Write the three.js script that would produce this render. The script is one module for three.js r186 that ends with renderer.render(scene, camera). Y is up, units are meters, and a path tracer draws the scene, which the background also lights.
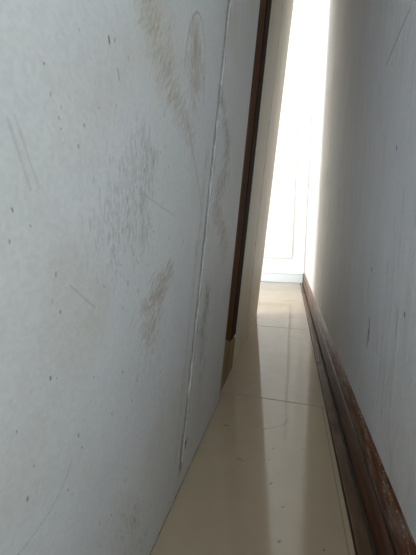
import * as THREE from 'three';
import { RoundedBoxGeometry } from 'three/addons/geometries/RoundedBoxGeometry.js';
import { mergeGeometries } from 'three/addons/utils/BufferGeometryUtils.js';
import { RectAreaLightUniformsLib } from 'three/addons/lights/RectAreaLightUniformsLib.js';

// ------------------------------------------------------------------ camera, sky, large lights, exposure
RectAreaLightUniformsLib.init();
const scene = new THREE.Scene();
const camera = new THREE.PerspectiveCamera(2 * Math.atan(277.5 / 290) * 180 / Math.PI, 416 / 555, 0.01, 50);
camera.position.set(0, 0.2533, 0);
camera.quaternion.setFromRotationMatrix(new THREE.Matrix4().makeBasis(
  new THREE.Vector3(0.96199, 0.00496, -0.27306), new THREE.Vector3(-0.04013, 0.99155, -0.12337), new THREE.Vector3(0.27014, 0.12964, 0.95405)));
const renderer = new THREE.WebGLRenderer({ antialias: true });
renderer.toneMapping = THREE.LinearToneMapping;
renderer.toneMappingExposure = 1.0;
renderer.shadowMap.enabled = true;
scene.background = new THREE.Color().setRGB(0.62, 0.76, 0.95);            // overcast daylight outside

// room numbers (metres): corridor runs along -z
const WALL_X = 0.083, END_Z = -1.793, LEFT_X = -2.2, BACK_Z = 2.0, TOP = 2.6, WALL_END = 0.06, DOOR_END = 1.02;
// daylight through the window in the left wall
const WIN = { z0: -0.5, z1: 1.3, y0: 0.75, y1: 2.1 };
const dayLeft = new THREE.RectAreaLight(new THREE.Color().setRGB(1.0, 0.995, 0.985), 17, WIN.z1 - WIN.z0, WIN.y1 - WIN.y0);
dayLeft.position.set(LEFT_X - 0.02, (WIN.y0 + WIN.y1) / 2, (WIN.z0 + WIN.z1) / 2);
dayLeft.lookAt(0, dayLeft.position.y, dayLeft.position.z);
scene.add(dayLeft);
// daylight through the glazed doorway in the right wall, behind the photographer
const dayRight = new THREE.RectAreaLight(new THREE.Color().setRGB(0.75, 0.87, 1.0), 3.2, DOOR_END - WALL_END, 2.05);
dayRight.position.set(WALL_X + 0.1, 1.025, (WALL_END + DOOR_END) / 2);
dayRight.lookAt(-2, 1.025, dayRight.position.z);
scene.add(dayRight);
// daylight through the doorway in the back wall
const GATE = { x0: -0.95, x1: 0.0, y1: 2.0 };
const dayBack = new THREE.RectAreaLight(new THREE.Color().setRGB(0.73, 0.86, 1.0), 9.0, GATE.x1 - GATE.x0, GATE.y1);
dayBack.position.set((GATE.x0 + GATE.x1) / 2, GATE.y1 / 2, BACK_Z + 0.02);
dayBack.lookAt(dayBack.position.x, GATE.y1 / 2, 0);
scene.add(dayBack);

// ------------------------------------------------------------------ helpers
let seed = 7;
const rnd = () => { seed = (seed * 1664525 + 1013904223) >>> 0; return seed / 4294967296; };
const rr = (a, b) => a + (b - a) * rnd();
const hash = (x, y, s) => { let h = (x * 374761393 + y * 668265263 + s * 974634777) | 0; h = Math.imul(h ^ (h >>> 13), 1274126177); return ((h ^ (h >>> 16)) >>> 0) / 4294967296; };
function vnoise(x, y, s) {
  const xi = Math.floor(x), yi = Math.floor(y), fx = x - xi, fy = y - yi, u = fx * fx * (3 - 2 * fx), v = fy * fy * (3 - 2 * fy);
  const a = hash(xi, yi, s), b = hash(xi + 1, yi, s), c = hash(xi, yi + 1, s), d = hash(xi + 1, yi + 1, s);
  return a + (b - a) * u + (c - a) * v + (a - b - c + d) * u * v;
}
const fbm = (x, y, s, o = 4) => { let t = 0, a = 0.5, n = 0; for (let i = 0; i < o; i++) { t += a * vnoise(x, y, s + i * 17); n += a; x *= 2.03; y *= 2.03; a *= 0.5; } return t / n; };

// a raster of surface colour (sRGB 0..255) and relief over a rectangle u0..u1 x v0..v1 in metres
class Surface {
  constructor(w, h, u0, u1, v0, v1, fill) {
    Object.assign(this, { w, h, u0, u1, v0, v1, c: new Float32Array(w * h * 3), b: new Float32Array(w * h) });
    for (let j = 0; j < h; j++) for (let i = 0; i < w; i++) {
      const k = j * w + i, [r, g, bl, z] = fill(u0 + (i + 0.5) / w * (u1 - u0), v0 + (j + 0.5) / h * (v1 - v0));
      this.c[3 * k] = r; this.c[3 * k + 1] = g; this.c[3 * k + 2] = bl; this.b[k] = z;
    }
  }
  stroke(ua, va, ub, vb, rad, col, alpha, soft = 0.6, dz = 0) {                  // a scuff, scratch or speck
    const { w, h } = this, su = w / (this.u1 - this.u0), sv = h / (this.v1 - this.v0), L2 = (ub - ua) ** 2 + (vb - va) ** 2 || 1e-12;
    const i0 = Math.max(0, Math.floor((Math.min(ua, ub) - rad - this.u0) * su)), i1 = Math.min(w - 1, Math.ceil((Math.max(ua, ub) + rad - this.u0) * su));
    const j0 = Math.max(0, Math.floor((Math.min(va, vb) - rad - this.v0) * sv)), j1 = Math.min(h - 1, Math.ceil((Math.max(va, vb) + rad - this.v0) * sv));
    for (let j = j0; j <= j1; j++) for (let i = i0; i <= i1; i++) {
      const u = this.u0 + (i + 0.5) / su, v = this.v0 + (j + 0.5) / sv, t = Math.min(1, Math.max(0, ((u - ua) * (ub - ua) + (v - va) * (vb - va)) / L2));
      const d = Math.hypot(u - ua - t * (ub - ua), v - va - t * (vb - va)) / rad;
      if (d >= 1) continue;
      const a = alpha * Math.min(1, (1 - d) / soft), k = j * w + i;
      for (let q = 0; q < 3; q++) this.c[3 * k + q] += (col[q] - this.c[3 * k + q]) * a;
      this.b[k] += dz * a;
    }
  }
  smear(list, n, len, dir, rad, col, alpha, jitter = 0.35) {                      // a scuffed patch: many short rubs along a path of [u, v, reach]
    for (let i = 0; i < n; i++) {
      const t = rnd() * (list.length - 1), k = Math.min(list.length - 2, Math.floor(t)), f = t - k, A = list[k], B = list[k + 1];
      const s = A[2] + (B[2] - A[2]) * f, g = rnd() + rnd() + rnd() - 1.5, g2 = rnd() + rnd() + rnd() - 1.5;
      const u = A[0] + (B[0] - A[0]) * f + g * s, v = A[1] + (B[1] - A[1]) * f + g2 * s, a = dir + rr(-jitter, jitter), l = len * rr(0.3, 1) / 2;
      this.stroke(u - Math.cos(a) * l, v - Math.sin(a) * l, u + Math.cos(a) * l, v + Math.sin(a) * l, rad * rr(0.6, 1.4), col, alpha * rr(0.3, 1));
    }
  }
  tex(data, srgb) {
    const t = new THREE.DataTexture(data, this.w, this.h, THREE.RGBAFormat);
    t.magFilter = THREE.LinearFilter; t.minFilter = THREE.LinearMipmapLinearFilter; t.generateMipmaps = true;
    t.wrapS = t.wrapT = THREE.MirroredRepeatWrapping; if (srgb) t.colorSpace = THREE.SRGBColorSpace; t.needsUpdate = true;
    return t;
  }
  maps() {
    const n = this.w * this.h, c = new Uint8Array(n * 4), b = new Uint8Array(n * 4), q = (x) => Math.max(0, Math.min(255, Math.round(x)));
    for (let k = 0; k < n; k++) {
      for (let i = 0; i < 3; i++) { c[4 * k + i] = q(this.c[3 * k + i]); b[4 * k + i] = q(this.b[k] * 255); }
      c[4 * k + 3] = b[4 * k + 3] = 255;
    }
    return { map: this.tex(c, true), bumpMap: this.tex(b, false) };
  }
  uv(geometry, pick) {                                                             // uv in this surface's metres
    const p = geometry.attributes.position, uv = new Float32Array(p.count * 2);
    for (let i = 0; i < p.count; i++) { const [u, v] = pick(p.getX(i), p.getY(i), p.getZ(i)); uv[2 * i] = (u - this.u0) / (this.u1 - this.u0); uv[2 * i + 1] = (v - this.v0) / (this.v1 - this.v0); }
    geometry.setAttribute('uv', new THREE.BufferAttribute(uv, 2));
    return geometry;
  }
}
const taken = {};
const numbered = (n) => { const k = taken[n] = (taken[n] ?? -1) + 1; return k ? n + '_' + String(k).padStart(3, '0') : n; };
function mesh(name, geometry, material, parent = scene) {
  const m = new THREE.Mesh(geometry, material);
  m.name = parent === scene ? numbered(name) : name; m.castShadow = m.receiveShadow = true; parent.add(m);
  return m;
}
function struct(o, label, category) { o.userData = { kind: 'structure', label, category }; return o; }
function structGroup(name, label, category) { const g = new THREE.Group(); g.name = name; scene.add(g); return struct(g, label, category); }
const box = (x0, x1, y0, y1, z0, z1) => new THREE.BoxGeometry(x1 - x0, y1 - y0, z1 - z0).translate((x0 + x1) / 2, (y0 + y1) / 2, (z0 + z1) / 2);
const rbox = (x0, x1, y0, y1, z0, z1, r) => new RoundedBoxGeometry(x1 - x0, y1 - y0, z1 - z0, 2, r).translate((x0 + x1) / 2, (y0 + y1) / 2, (z0 + z1) / 2);
// profile of [a, b] points extruded by len; a -> first axis, b -> second, extrusion -> third (mapped by put)
function prism(points, len, put) {
  const s = new THREE.Shape(points.map(([a, b]) => new THREE.Vector2(a, b)));
  const g = new THREE.ExtrudeGeometry(s, { depth: len, bevelEnabled: false, steps: 1 }), p = g.attributes.position;
  for (let i = 0; i < p.count; i++) { const [x, y, z] = put(p.getX(i), p.getY(i), p.getZ(i)); p.setXYZ(i, x, y, z); }
  g.computeVertexNormals();
  return g;
}

// ------------------------------------------------------------------ surfaces
const WHITE_OLD = [212, 210, 204], SOIL = [138, 116, 84], DARK = [70, 62, 52];
const slant = (v) => -0.064 * (v - 0.27);
// right wall: emulsion laid on with a brush, upright strokes, bumps
const wallSurf = new Surface(2048, 1024, -1.9, 0.15, 0, 1.025, (u, v) => {
  const streak = fbm(u * 160, v * 7, 3, 3), lump = fbm(u * 26, v * 18, 9, 4), grit = fbm(u * 420, v * 420, 21, 2);
  const old = Math.max(0, fbm(u * 9, v * 5, 31, 4) - 0.5) * 30;
  const d = (streak - 0.5) * 7 + (lump - 0.5) * 9 + (grit - 0.5) * 8;
  return [214 + d - old * 0.2, 213 + d - old * 0.45, 213 + d - old * 0.9, 0.5 + (streak - 0.5) * 0.22 + (lump - 0.5) * 0.6 + (grit - 0.5) * 0.16];
});
wallSurf.stroke(-0.288, 0.435, -0.345, 0.424, 0.0012, [90, 88, 86], 0.5);
for (const [u, v, l] of [[-1.6, 0.7, 0.03], [-1.63, 0.68, 0.02], [-1.7, 0.65, 0.025], [-1.77, 0.63, 0.02], [-0.33, 0.16, 0.012], [-0.335, 0.15, 0.01], [-0.84, 0.6, 0.05], [-0.8, 0.5, 0.04], [-0.87, 0.3, 0.015], [-0.6, 0.33, 0.02]]) wallSurf.stroke(u, v - l, u + rr(-0.003, 0.003), v + l, 0.0016, [84, 76, 66], 0.6);
for (const [u, v] of [[-0.241, 0.198], [-0.292, 0.33], [-0.339, 0.222]]) wallSurf.stroke(u, v, u, v + 0.002, 0.0016, [80, 76, 72], 0.7);
for (let i = 0; i < 420; i++) { const u = rr(-1.2, -0.2), v = rr(0.06, 0.9), l = rr(0.004, 0.03); wallSurf.stroke(u, v, u + rr(-0.002, 0.002), v + l, rr(0.0006, 0.0016), [150, 140, 122], rr(0.06, 0.35)); }
for (let i = 0; i < 160; i++) { const u = rr(-1.2, -0.2), v = rr(0.06, 0.9); wallSurf.stroke(u, v, u, v + rr(0, 0.004), rr(0.001, 0.0025), [226, 226, 224], rr(0.2, 0.5), 0.8, 0.25); }
for (let i = 0; i < 700; i++) { const u = -0.98 + 0.24 * Math.pow(rnd(), 1.2), v = rr(0.06, 1.0), l = rr(0.01, 0.08); wallSurf.stroke(u, v, u + rr(-0.002, 0.002), v + l, rr(0.0006, 0.002), [152, 130, 98], rr(0.05, 0.4)); }   // upright brown dirt streaks, also painting in the warm bounce light of this band
for (let i = 0; i < 60; i++) { const v = rr(0.1, 1.02); wallSurf.stroke(-1.788, v, -1.788 + rr(-0.002, 0.003), v + rr(0.005, 0.04), rr(0.002, 0.005), [96, 90, 82], rr(0.3, 0.8)); }   // cracked paint in the corner
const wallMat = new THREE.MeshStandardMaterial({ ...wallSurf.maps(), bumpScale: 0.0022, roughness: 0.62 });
const plainWall = new THREE.MeshStandardMaterial({ color: 0xd9d6cf, roughness: 0.8 });

// leaning panel: white gloss paint, scuffed brown; u is z, v runs up the slope
const paint = (u, v) => {
  const g = fbm(u * 700, v * 700, 5, 2), m = fbm(u * 60, v * 45, 41, 4), p = fbm(u * 14, v * 11, 51, 4), tan = Math.max(0, p - 0.52) * 60;
  const d = (g - 0.5) * 12 + (m - 0.5) * 7;
  return [WHITE_OLD[0] + d - tan * 0.45, WHITE_OLD[1] + d - tan * 0.62, WHITE_OLD[2] + d - tan, 0.5 + (g - 0.5) * 0.5 + (m - 0.5) * 0.35];
};
const nearSurf = new Surface(1536, 2048, -0.43, 0.13, 0, 0.78, paint);
{
  const s = nearSurf, PI = Math.PI;
  s.smear([[-0.125, 0.375, 0.014], [-0.15, 0.352, 0.014], [-0.175, 0.338, 0.012], [-0.21, 0.325, 0.012]], 672, 0.0084, -1.1, 0.000595, SOIL, 0.128);           // rubbed band
  s.smear([[-0.15, 0.36, 0.02], [-0.2, 0.33, 0.02], [-0.235, 0.295, 0.01]], 224, 0.014, -0.9, 0.00051, SOIL, 0.075);
  for (let i = 0; i <= 30; i++) {                                                                                                                        // arched rub
    const a = (k) => { const t = k / 30; return [-0.205 + 0.021 * Math.cos(PI * (0.02 + t * 0.96)), 0.358 + 0.045 * Math.sin(PI * (0.02 + t * 0.96))]; };
    const [u, v] = a(i), [u2, v2] = a(i + 1); s.stroke(u, v, u2, v2, 0.001, SOIL, 0.25);
  }
  s.smear([[-0.198, 0.393, 0.009], [-0.204, 0.375, 0.016], [-0.206, 0.358, 0.018]], 528, 0.0084, 1.4, 0.000765, SOIL, 0.135);
  s.smear([[-0.143, 0.305, 0.012], [-0.132, 0.285, 0.02], [-0.125, 0.265, 0.022], [-0.115, 0.248, 0.02]], 736, 0.00525, 1.5, 0.000468, [112, 102, 90], 0.15);   // upright hatching
  s.smear([[-0.15, 0.3, 0.006], [-0.142, 0.27, 0.008], [-0.147, 0.246, 0.008]], 192, 0.007, 1.45, 0.00051, [112, 102, 90], 0.15);
  s.smear([[-0.186, 0.235, 0.008], [-0.168, 0.222, 0.012], [-0.155, 0.208, 0.016], [-0.165, 0.19, 0.02]], 672, 0.0063, 2.3, 0.00068, SOIL, 0.158);
  s.smear([[-0.16, 0.19, 0.02], [-0.17, 0.16, 0.025], [-0.2, 0.12, 0.03]], 304, 0.0042, 1.9, 0.00051, [120, 108, 92], 0.112, 0.8);
  s.smear([[-0.27, 0.386, 0.008], [-0.315, 0.36, 0.012], [-0.32, 0.325, 0.02], [-0.29, 0.3, 0.014]], 480, 0.0098, 1.75, 0.00068, [104, 94, 82], 0.3);        // on the strip past the groove
  s.smear([[-0.285, 0.29, 0.01], [-0.33, 0.265, 0.02], [-0.36, 0.235, 0.02]], 384, 0.0126, 2.25, 0.000765, SOIL, 0.285);
  s.smear([[-0.29, 0.21, 0.012], [-0.285, 0.18, 0.014], [-0.28, 0.15, 0.02], [-0.3, 0.09, 0.02]], 416, 0.0098, 1.7, 0.000765, [108, 98, 86], 0.285);
  s.smear([[-0.246, 0.33, 0.006], [-0.243, 0.27, 0.007], [-0.238, 0.2, 0.006], [-0.228, 0.05, 0.004]], 416, 0.0112, 1.55, 0.00068, [120, 110, 96], 0.12, 0.12);  // brush dirt beside the groove
  s.smear([[-0.154, 0.066, 0.008], [-0.145, 0.075, 0.012], [-0.17, 0.025, 0.01]], 192, 0.0056, 1.3, 0.000765, [134, 116, 86], 0.128);
  s.smear([[-0.1, 0.1, 0.03], [-0.14, 0.06, 0.03], [-0.19, 0.03, 0.02]], 256, 0.0056, 0.6, 0.000595, [118, 108, 94], 0.105, 1.2);
  for (let i = 0; i < 12; i++) { const a = 3.4 + i * 0.13; s.stroke(-0.066 + 0.026 * Math.cos(a), 0.165 + 0.02 * Math.sin(a), -0.066 + 0.026 * Math.cos(a + 0.13), 0.165 + 0.02 * Math.sin(a + 0.13), 0.0006, [150, 146, 138], 0.25); }
  s.stroke(-0.089, 0.237, -0.104, 0.225, 0.0004, [140, 134, 126], 0.35); s.stroke(-0.065, 0.286, -0.072, 0.269, 0.0007, [170, 168, 163], 0.35); s.stroke(-0.067, 0.288, -0.075, 0.27, 0.0005, [170, 168, 163], 0.35);
  s.stroke(-0.114, 0.324, -0.1155, 0.3205, 0.0006, [140, 122, 100], 0.5); s.stroke(-0.19, 0.34, -0.238, 0.29, 0.0008, SOIL, 0.32); s.stroke(-0.14, 0.278, -0.185, 0.27, 0.0004, [140, 130, 120], 0.35);
  for (const [u, v, r] of [[-0.108, 0.33, 1.1], [-0.083, 0.293, 0.4], [-0.084, 0.29, 0.35], [-0.066, 0.262, 0.5], [-0.072, 0.258, 0.35], [-0.11, 0.233, 0.5], [-0.105, 0.192, 0.4], [-0.098, 0.162, 0.55], [-0.09, 0.148, 0.5], [-0.077, 0.306, 0.35], [-0.095, 0.295, 0.5], [-0.103, 0.304, 0.4], [-0.222, 0.372, 1], [-0.205, 0.252, 0.8]])
    s.stroke(u, v, u + 0.0005 * r, v + 0.0016 * r, 0.0006 * r, DARK, 0.7);
  s.stroke(-0.2605, 0.049, -0.2555, 0.042, 0.0018, [34, 32, 30], 0.9); s.stroke(-0.2545, 0.05, -0.2565, 0.043, 0.0013, [34, 32, 30], 0.85);                  // dark chip by the floor
  for (let i = 0; i < 260; i++) { const u = rr(-0.42, -0.05), v = rr(0, 0.46), r = rr(0.0002, 0.0006); s.stroke(u, v, u, v + r * 2, r, DARK, rr(0.15, 0.55)); }
  for (let v = 0.03; v < 0.78; v += 0.0025) for (let k = 0; k < 5; k++) { const u = rr(-0.2652, -0.2585) + slant(v); s.stroke(u, v, u + rr(-0.0006, 0.0006), v + rr(0.003, 0.012), rr(0.0006, 0.0013), [128, 124, 117], rr(0.12, 0.4)); }   // grey strokes laid along the groove
  for (let i = 0; i < 120; i++) { const v = rr(0.04, 0.5), l = rr(0.002, 0.012), u = -0.2685 + rr(-0.0025, 0.0015) + slant(v); s.stroke(u, v, u, v + l, rr(0.0005, 0.0013), rnd() < 0.45 ? [222, 222, 220] : [120, 112, 102], rr(0.15, 0.5), 0.5, 0.1); }   // chipped groove edge
  for (let u = -0.43; u < 0.13; u += 0.004) s.stroke(u, rr(-0.001, 0.0008), u + 0.006, rr(-0.001, 0.0008), rr(0.0012, 0.0022), [52, 46, 38], rr(0.6, 0.95), 0.4);   // dark line painted along the bottom edge for the shaded gap at the floor
  for (let i = 0; i < 60; i++) { const v = rr(0.03, 0.07); s.stroke(rr(-0.249, -0.24), v, rr(-0.249, -0.24), v - 0.01, 0.001, [122, 104, 84], 0.25); }
}
const farSurf = new Surface(768, 1024, -0.98, -0.54, 0, 0.9, (u, v) => { const c = paint(u, v).map((q, i) => q - [0, 8, 24, 0][i]), b = Math.max(0, fbm(u * 30, v * 9, 77, 3) - 0.45) * 46; return [c[0] - b * 0.3, c[1] - b * 0.5, c[2] - b, c[3]]; });  // same paint tinted creamier, with browner clouds
for (let i = 0; i < 150; i++) { const u = rr(-0.96, -0.56), v = rr(0.02, 0.86), l = rr(0.004, 0.03); farSurf.stroke(u, v, u + rr(-0.002, 0.002), v + l, rr(0.0007, 0.0018), [140, 124, 98], rr(0.1, 0.4)); }
for (let i = 0; i < 60; i++) { const v = rr(0.05, 0.86); farSurf.stroke(-0.7 + rr(-0.002, 0.002), v, -0.7 + rr(-0.002, 0.002), v + rr(0.004, 0.02), 0.0016, [88, 74, 56], rr(0.3, 0.8)); }
farSurf.stroke(-0.7, 0.24, -0.7, 0.25, 0.004, [60, 50, 38], 0.8);
const nearMat = new THREE.MeshStandardMaterial({ ...nearSurf.maps(), bumpScale: 0.00016, roughness: 0.5 });
const farMat = new THREE.MeshStandardMaterial({ ...farSurf.maps(), bumpScale: 0.0002, roughness: 0.5 });

function woodSurface(w, h, u0, u1, v0, v1, dark, light, s, along = 'v') {
  return new Surface(w, h, u0, u1, v0, v1, (u, v) => {
    const [a, c] = along === 'v' ? [u, v] : [v, u];
    const warp = fbm(a * 12, c * 2.5, s, 3) * 0.03, g = fbm((a + warp) * 330, c * 5, s + 3, 3), p = fbm(a * 900, c * 40, s + 5, 2), big = fbm(a * 25, c * 4, s + 8, 3);
    const t = Math.max(0, Math.min(1, 0.5 + (g - 0.5) * 1.5 + (p - 0.5) * 0.6 + (big - 0.5) * 0.8));
    return [0, 1, 2].map((i) => dark[i] + (light[i] - dark[i]) * t).concat(0.4 + 0.5 * (g * 0.6 + p * 0.4));
  });
}
const battenSurf = woodSurface(128, 1024, -0.56, -0.41, 0, 0.9, [62, 31, 4], [116, 66, 16], 101);
battenSurf.stroke(-0.45, 0.555, -0.44, 0.59, 0.012, [34, 20, 10], 0.8);
const battenMat = new THREE.MeshPhysicalMaterial({ specularIntensity: 0.3, ...battenSurf.maps(), bumpScale: 0.0008, roughness: 0.85 });
const darkBattenSurf = woodSurface(128, 1024, -0.56, -0.41, 0, 0.9, [30, 16, 5], [58, 34, 14], 131);
const darkBattenMat = new THREE.MeshPhysicalMaterial({ specularIntensity: 0.3, ...darkBattenSurf.maps(), bumpScale: 0.0008, roughness: 0.9 });
const blockSurf = woodSurface(256, 128, -0.56, -0.41, 0, 0.12, [128, 104, 66], [176, 150, 104], 151);
const blockMat = new THREE.MeshStandardMaterial({ ...blockSurf.maps(), bumpScale: 0.0006, roughness: 0.75 });

// skirting: red-brown stain; v is the height on the board; dust and paint drips lie on the moulding
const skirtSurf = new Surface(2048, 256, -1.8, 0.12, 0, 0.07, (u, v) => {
  const g = fbm(v * 420, u * 7, 203, 3), p = fbm(v * 900, u * 60, 207, 2), big = fbm(v * 30, u * 9, 211, 3), t = Math.max(0, Math.min(1, 0.5 + (g - 0.5) * 1.6 + (p - 0.5) * 0.7 + (big - 0.5)));
  const dusty = v > 0.043 ? Math.max(0, Math.min(1, (fbm(u * 60, v * 160, 223, 4) - 0.36) * 3.2)) * 0.8 : Math.max(0, fbm(u * 50, v * 120, 229, 3) - 0.45) * 1.2;
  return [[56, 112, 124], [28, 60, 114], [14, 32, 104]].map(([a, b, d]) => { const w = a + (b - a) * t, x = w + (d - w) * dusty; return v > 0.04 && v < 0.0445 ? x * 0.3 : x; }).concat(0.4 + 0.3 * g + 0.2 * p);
});
for (let i = 0; i < 900; i++) { const u = rr(-1.6, 0), v = 0.07 - Math.abs(rr(-1, 1) * rr(0, 1)) * 0.03, r = rr(0.0003, 0.0007); skirtSurf.stroke(u, v, u + rr(-0.002, 0.002), v + rr(-0.001, 0.001), r, [206, 204, 198], rr(0.3, 0.95), 0.5, 0.3); }
for (let i = 0; i < 160; i++) { const u = rr(-1.6, 0), v = rr(0.004, 0.05), r = rr(0.0003, 0.0007); skirtSurf.stroke(u, v, u, v, r, [190, 186, 178], rr(0.3, 0.8)); }
for (let i = 0; i < 400; i++) { const u = rr(-1.6, 0), v = rr(0.004, 0.075), l = rr(0.004, 0.03); skirtSurf.stroke(u, v, u + l, v + rr(-0.001, 0.001), rr(0.0003, 0.0009), [30, 17, 10], rr(0.3, 0.7)); }
const skirtMat = new THREE.MeshStandardMaterial({ ...skirtSurf.maps(), bumpScale: 0.001, roughness: 0.42 });

// floor tile: polished cream, faint clouds, scuffs and grit
function tileMaterial(s, marks) {
  const t = new Surface(512, 512, 0, 0.4, 0, 0.4, (u, v) => {
    const a = fbm(u * 9, v * 9, s, 4), b = fbm(u * 60, v * 60, s + 5, 3), d = (a - 0.5) * 12 + (b - 0.5) * 6;
    return [166 + d, 149 + d, 124 + d - Math.max(0, a - 0.5) * 14, 0.5 + (b - 0.5) * 0.3];
  });
  seed = s * 91 + 5;
  for (let i = 0; i < 40; i++) { const u = rr(0, 0.4), v = rr(0, 0.4), r = rr(0.0005, 0.0012); t.stroke(u, v, u + rr(-0.001, 0.001), v + rr(-0.001, 0.001), r, [72, 60, 46], rr(0.3, 0.85)); }
  for (let i = 0; i < 26; i++) { const u = rr(0, 0.4), v = rr(0, 0.4), a = rr(0, 6.3), l = rr(0.01, 0.05); t.stroke(u, v, u + Math.cos(a) * l, v + Math.sin(a) * l, rr(0.0006, 0.0014), [136, 126, 108], rr(0.08, 0.25)); }
  for (const [u, v, u2, v2, r, al] of marks) t.stroke(u, v, u2, v2, r, [92, 80, 62], al);
  const m = t.maps();
  return new THREE.MeshPhysicalMaterial({ map: m.map, bumpMap: m.bumpMap, bumpScale: 0.00012, roughness: 0.07, ior: 1.55 });
}
const tileMats = [tileMaterial(11, []), tileMaterial(23, []), tileMaterial(37, []),
  tileMaterial(53, [[0.3265, 0.166, 0.3285, 0.164, 0.0013, 0.7], [0.3395, 0.19, 0.341, 0.189, 0.0011, 0.65], [0.3375, 0.224, 0.3385, 0.223, 0.0014, 0.75], [0.2875, 0.14, 0.2935, 0.141, 0.001, 0.6], [0.3105, 0.08, 0.3375, 0.062, 0.0014, 0.25], [0.3375, 0.062, 0.3435, 0.046, 0.0014, 0.25], [0.2645, 0.083, 0.2595, 0.085, 0.0014, 0.6], [0.3935, 0, 0.393, 0.4, 0.0009, 0.4]])];
const stripSurf = new Surface(64, 512, 0, 0.06, 0, 0.4, (u, v) => { const g = fbm(u * 300, v * 14, 301, 3), b = fbm(u * 60, v * 40, 305, 3), d = (g - 0.5) * 30 + (b - 0.5) * 26; return [88 + d, 70 + d * 0.9, 54 + d * 0.8, 0.5 + (g - 0.5) * 0.3]; });
const stripMat = new THREE.MeshPhysicalMaterial({ ...stripSurf.maps(), bumpScale: 0.0002, roughness: 0.16, ior: 1.55 });
const groutMat = new THREE.MeshStandardMaterial({ color: 0x4a4035, roughness: 0.95 });
const whiteWood = new THREE.MeshStandardMaterial({ color: 0xe6e6e2, roughness: 0.45 });
const plinthMat = new THREE.MeshStandardMaterial({ color: 0xd4dadb, roughness: 0.4 });
const frameMat = new THREE.MeshStandardMaterial({ color: 0xe2e2de, roughness: 0.5 });

// ------------------------------------------------------------------ the room
const OUT = 0.12;
{
  const floor = structGroup('floor', 'polished cream floor tiles with thin dark joints', 'floor');
  mesh('grout_bed', box(LEFT_X - OUT, WALL_X + OUT, -0.1, -0.004, END_Z - OUT, BACK_Z + OUT), groutMat, floor);
  const BX = 0.0625, T = 0.4, g = rbox(0, T - 0.0016, -0.009, 0, 0, T - 0.0016, 0.0008), p = g.attributes.position, uv = g.attributes.uv;
  for (let i = 0; i < p.count; i++) uv.setXY(i, p.getX(i) / T, p.getZ(i) / T);
  let n = 0;
  for (let z = -1.6467; z < BACK_Z; z += T) for (let x = BX - T; x > LEFT_X - T; x -= T) {
    const t = mesh('tile', g, Math.abs(z + 0.4467) < 0.01 && x > -0.4 ? tileMats[3] : tileMats[n++ % 3], floor); t.position.set(x, 0, z);
  }
  const strip = (z0, z1) => { const g = rbox(BX, WALL_X - 0.0082, -0.009, 0, z0, z1 - 0.0016, 0.0008), p = g.attributes.position; for (let i = 0; i < p.count; i++) g.attributes.uv.setXY(i, (p.getX(i) - BX) / 0.06, p.getZ(i) / 0.4); return g; };
  for (const [a, b] of [[END_Z, -1.6467], ...[0, 1, 2, 3, 4, 5, 6, 7, 8].map((k) => [-1.6467 + k * T, -1.6467 + (k + 1) * T])]) mesh('border_strip', strip(a, b), stripMat, floor);
  // row against the end wall, cut short
  const cut = rbox(0, T - 0.0016, -0.009, 0, 0, -1.6467 - END_Z - 0.0106, 0.0008), q = cut.attributes.position;
  for (let i = 0; i < q.count; i++) cut.attributes.uv.setXY(i, q.getX(i) / T, q.getZ(i) / T);
  for (let x = BX - T; x > LEFT_X - T; x -= T) mesh('tile', cut, tileMats[n++ % 3], floor).position.set(x, 0, END_Z + 0.009);
}
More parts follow.
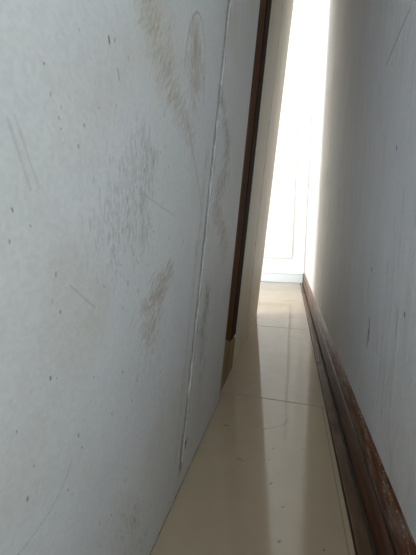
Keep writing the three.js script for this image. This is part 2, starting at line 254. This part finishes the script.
{
  const g = mergeGeometries([box(WALL_X, WALL_X + OUT, 0, TOP, END_Z - OUT, WALL_END), box(WALL_X, WALL_X + OUT, 2.05, TOP, WALL_END, DOOR_END), box(WALL_X, WALL_X + OUT, 0, TOP, DOOR_END, BACK_Z + OUT)]);
  wallSurf.uv(g, (x, y, z) => [z, y]);
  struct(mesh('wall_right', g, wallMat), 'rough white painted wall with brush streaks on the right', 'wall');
  struct(mesh('wall_end', box(LEFT_X - OUT, WALL_X, 0, TOP, END_Z - OUT, END_Z - 0.03), plainWall), 'bright white wall at the far end', 'wall');
  struct(mesh('wall_back', mergeGeometries([box(LEFT_X - OUT, GATE.x0, 0, TOP, BACK_Z, BACK_Z + OUT), box(GATE.x1, WALL_X + OUT, 0, TOP, BACK_Z, BACK_Z + OUT), box(GATE.x0, GATE.x1, GATE.y1, TOP, BACK_Z, BACK_Z + OUT)]), plainWall), 'plain wall behind the photographer', 'wall');
  const L = [LEFT_X - OUT, LEFT_X];
  struct(mesh('wall_left', mergeGeometries([box(...L, 0, TOP, END_Z - OUT, WIN.z0), box(...L, 0, TOP, WIN.z1, BACK_Z + OUT), box(...L, 0, WIN.y0, WIN.z0, WIN.z1), box(...L, WIN.y1, TOP, WIN.z0, WIN.z1)]), plainWall), 'wall with the daylight window, left of the leaning panel', 'wall');
  struct(mesh('ceiling', box(LEFT_X - OUT, WALL_X + OUT, TOP, TOP + 0.1, END_Z - OUT, BACK_Z + OUT), plainWall), 'white ceiling', 'ceiling');
  struct(mesh('added_shade_wall', rbox(-1.1, WALL_X, 0, 0.2, 0.1, 0.2, 0.004), plainWall), 'unseen low wall added behind the camera to shade the lower panel and near floor', 'wall');  // added out of view, only to darken the lower panel and near floor
  const w = structGroup('window_1', 'white window frame in the left wall', 'window'), X = [LEFT_X - 0.09, LEFT_X - 0.04];
  mesh('frame', mergeGeometries([rbox(...X, WIN.y0, WIN.y0 + 0.04, WIN.z0, WIN.z1, 0.004), rbox(...X, WIN.y1 - 0.04, WIN.y1, WIN.z0, WIN.z1, 0.004), rbox(...X, WIN.y0, WIN.y1, WIN.z0, WIN.z0 + 0.04, 0.004), rbox(...X, WIN.y0, WIN.y1, WIN.z1 - 0.04, WIN.z1, 0.004)]), frameMat, w);
  mesh('mullion', rbox(...X, WIN.y0, WIN.y1, (WIN.z0 + WIN.z1) / 2 - 0.02, (WIN.z0 + WIN.z1) / 2 + 0.02, 0.004), frameMat, w);
  const d = structGroup('door_2', 'white doorway frame in the right wall behind the photographer', 'door');
  for (const z of [WALL_END, DOOR_END - 0.03]) mesh('jamb', rbox(WALL_X + 0.03, WALL_X + 0.09, 0, 2.05, z, z + 0.03, 0.004), frameMat, d);
  mesh('head', rbox(WALL_X + 0.03, WALL_X + 0.09, 2.02, 2.05, WALL_END, DOOR_END, 0.004), frameMat, d);
}
{ // panelled door at the far end
  const d = structGroup('door_1', 'white panelled door at the bright far end', 'door'), z0 = END_Z - 0.03, z1 = END_Z, x1 = WALL_X - 0.001, xs = 0.0215, x0 = -0.72, y0 = 0.052, yr = 0.134, y1 = 2.0;
  mesh('stile', rbox(xs, x1, y0, y1, z0, z1, 0.002), whiteWood, d); mesh('stile', rbox(x0, x0 + 0.06, y0, y1, z0, z1, 0.002), whiteWood, d);
  mesh('rail', rbox(x0 + 0.06, xs, y0, yr, z0, z1, 0.002), whiteWood, d); mesh('rail', rbox(x0 + 0.06, xs, y1 - 0.08, y1, z0, z1, 0.002), whiteWood, d);
  mesh('panel', box(x0 + 0.055, xs + 0.005, yr - 0.005, y1 - 0.075, z0 + 0.002, z1 - 0.014), whiteWood, d);
  mesh('raised_field', rbox(x0 + 0.072, xs - 0.012, yr + 0.012, y1 - 0.092, z1 - 0.016, z1 - 0.002, 0.003), whiteWood, d);
  struct(mesh('baseboard_end', rbox(-0.9, WALL_X - 0.0075, 0, 0.0505, END_Z - 0.03, END_Z + 0.006, 0.002), plinthMat), 'pale plinth strip below the far door', 'baseboard');
}
{ // stained skirting along the right wall
  const F = WALL_X - 0.0064, pts = [[F + 0.0025, 0], [F + 0.0025, 0.003], [F, 0.004], [F, 0.040], [F + 0.0028, 0.041], [F + 0.0028, 0.043], [F + 0.0002, 0.0442], [F + 0.0008, 0.050], [F + 0.0022, 0.0555], [F + 0.0040, 0.060], [F + 0.0054, 0.0625], [WALL_X, 0.064], [WALL_X, 0]];
  const g = prism(pts, WALL_END - END_Z - 0.007, (a, b, c) => [a, b, END_Z + 0.0065 + c]);
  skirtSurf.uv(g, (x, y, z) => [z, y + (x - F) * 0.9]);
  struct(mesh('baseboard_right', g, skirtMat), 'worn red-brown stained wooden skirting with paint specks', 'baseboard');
}

// ------------------------------------------------------------------ the leaning panel
{
  const LEAN = 5 * Math.PI / 180, X0 = -0.0995, L = (WALL_X - 0.0005 - X0) / Math.sin(LEAN), TH = 0.022;
  const o = new THREE.Group(); o.name = 'leaning_panel'; o.position.set(X0, 0, 0); o.rotation.z = -LEAN; scene.add(o);
  o.userData = { label: 'tall scuffed white painted wooden panel with brown timber strip, leaning towards the right wall', category: 'panel' };
  const flat = (z0, z1, s0, s1, in_ = 0) => prism([[z0, -in_], [z1, -in_], [z1, -TH], [z0, -TH]], s1 - s0, (a, b, c) => [b, s0 + c, a]);
  const outline = (z0, z1, s0, s1, front) => prism([[z0, -TH], ...front, [z1, -TH]].reverse(), s1 - s0, (a, b, c) => [b, s0 + c, a < -0.255 && a > -0.268 ? a + slant(s0 + c) : a]);   // the groove runs slightly askew
  const STEP = 0.0026, nearFront = [[-0.42, -0.0008], [-0.4192, 0], [-0.2662, 0], [-0.2638, -0.0011], [-0.2592, -0.0016], [-0.257, 0], [0.1192, 0], [0.12, -0.0008]];
  const farFront = [[-0.972, -STEP - 0.0008], [-0.9712, -STEP], [-0.7016, -STEP], [-0.7008, -STEP - 0.003], [-0.6994, -STEP - 0.003], [-0.6985, -STEP], [-0.5458, -STEP], [-0.545, -STEP - 0.0008]];
  const fix = (g) => { // extrusion along y flips the winding for this axis order
    const p = g.attributes.position, v = new THREE.Vector3();
    for (let i = 0; i < p.count; i += 3) { v.fromBufferAttribute(p, i + 1); p.setXYZ(i + 1, p.getX(i + 2), p.getY(i + 2), p.getZ(i + 2)); p.setXYZ(i + 2, v.x, v.y, v.z); }
    g.computeVertexNormals(); return g;
  };
  const near = nearSurf.uv(fix(mergeGeometries([flat(-0.42, 0.12, 0, 0.03), outline(-0.42, 0.12, 0.03, L, nearFront)])), (x, y, z) => [z, y]);
  mesh('panel_leaf', near, nearMat, o).userData.label = 'scuffed white painted leaf with an upright groove';
  const far = farSurf.uv(fix(mergeGeometries([flat(-0.972, -0.545, 0, 0.03, STEP), outline(-0.972, -0.545, 0.03, L, farFront)])), (x, y, z) => [z, y]);
  mesh('panel_leaf', far, farMat, o).userData.label = 'cream-tinted white leaf at the far side of the timber strip';
  const b1 = battenSurf.uv(rbox(-0.026, -0.0045, 0.07, L, -0.5, -0.4195, 0.0015), (x, y, z) => [z + x, y]);
  mesh('batten', b1, battenMat, o).userData.label = 'brown bare timber batten';
  const b2 = darkBattenSurf.uv(rbox(-0.026, -0.0036, 0.07, L, -0.5455, -0.5002, 0.0015), (x, y, z) => [z + x, y]);
  mesh('batten', b2, darkBattenMat, o).userData.label = 'dark stained timber batten';
  const sh = []; for (let i = 0; i <= 12; i++) { const t = i / 12; sh.push([-0.42 - t * 0.1255, 0.093 - 0.022 * t - 0.012 * t * t + 0.004 * Math.sin(t * 9)]); }
  const blk = blockSurf.uv(prism([[-0.5455, 0.0006], [-0.42, 0.0006], ...sh], 0.02, (a, b, c) => [-0.0235 + c, b, a]), (x, y, z) => [z, y]);
  mesh('foot_block', fix(blk), blockMat, o).userData.label = 'pale raw wood block at the foot of the timber strip';
  for (const [s0, s1] of [[0.25, 0.33], [L - 0.4, L - 0.32]]) mesh('cross_rail', rbox(-0.046, -0.0225, s0, s1, -0.96, 0.11, 0.002), battenMat, o);
}

scene.traverse((o) => { if (o.isMesh) o.castShadow = o.receiveShadow = true; });
renderer.render(scene, camera);
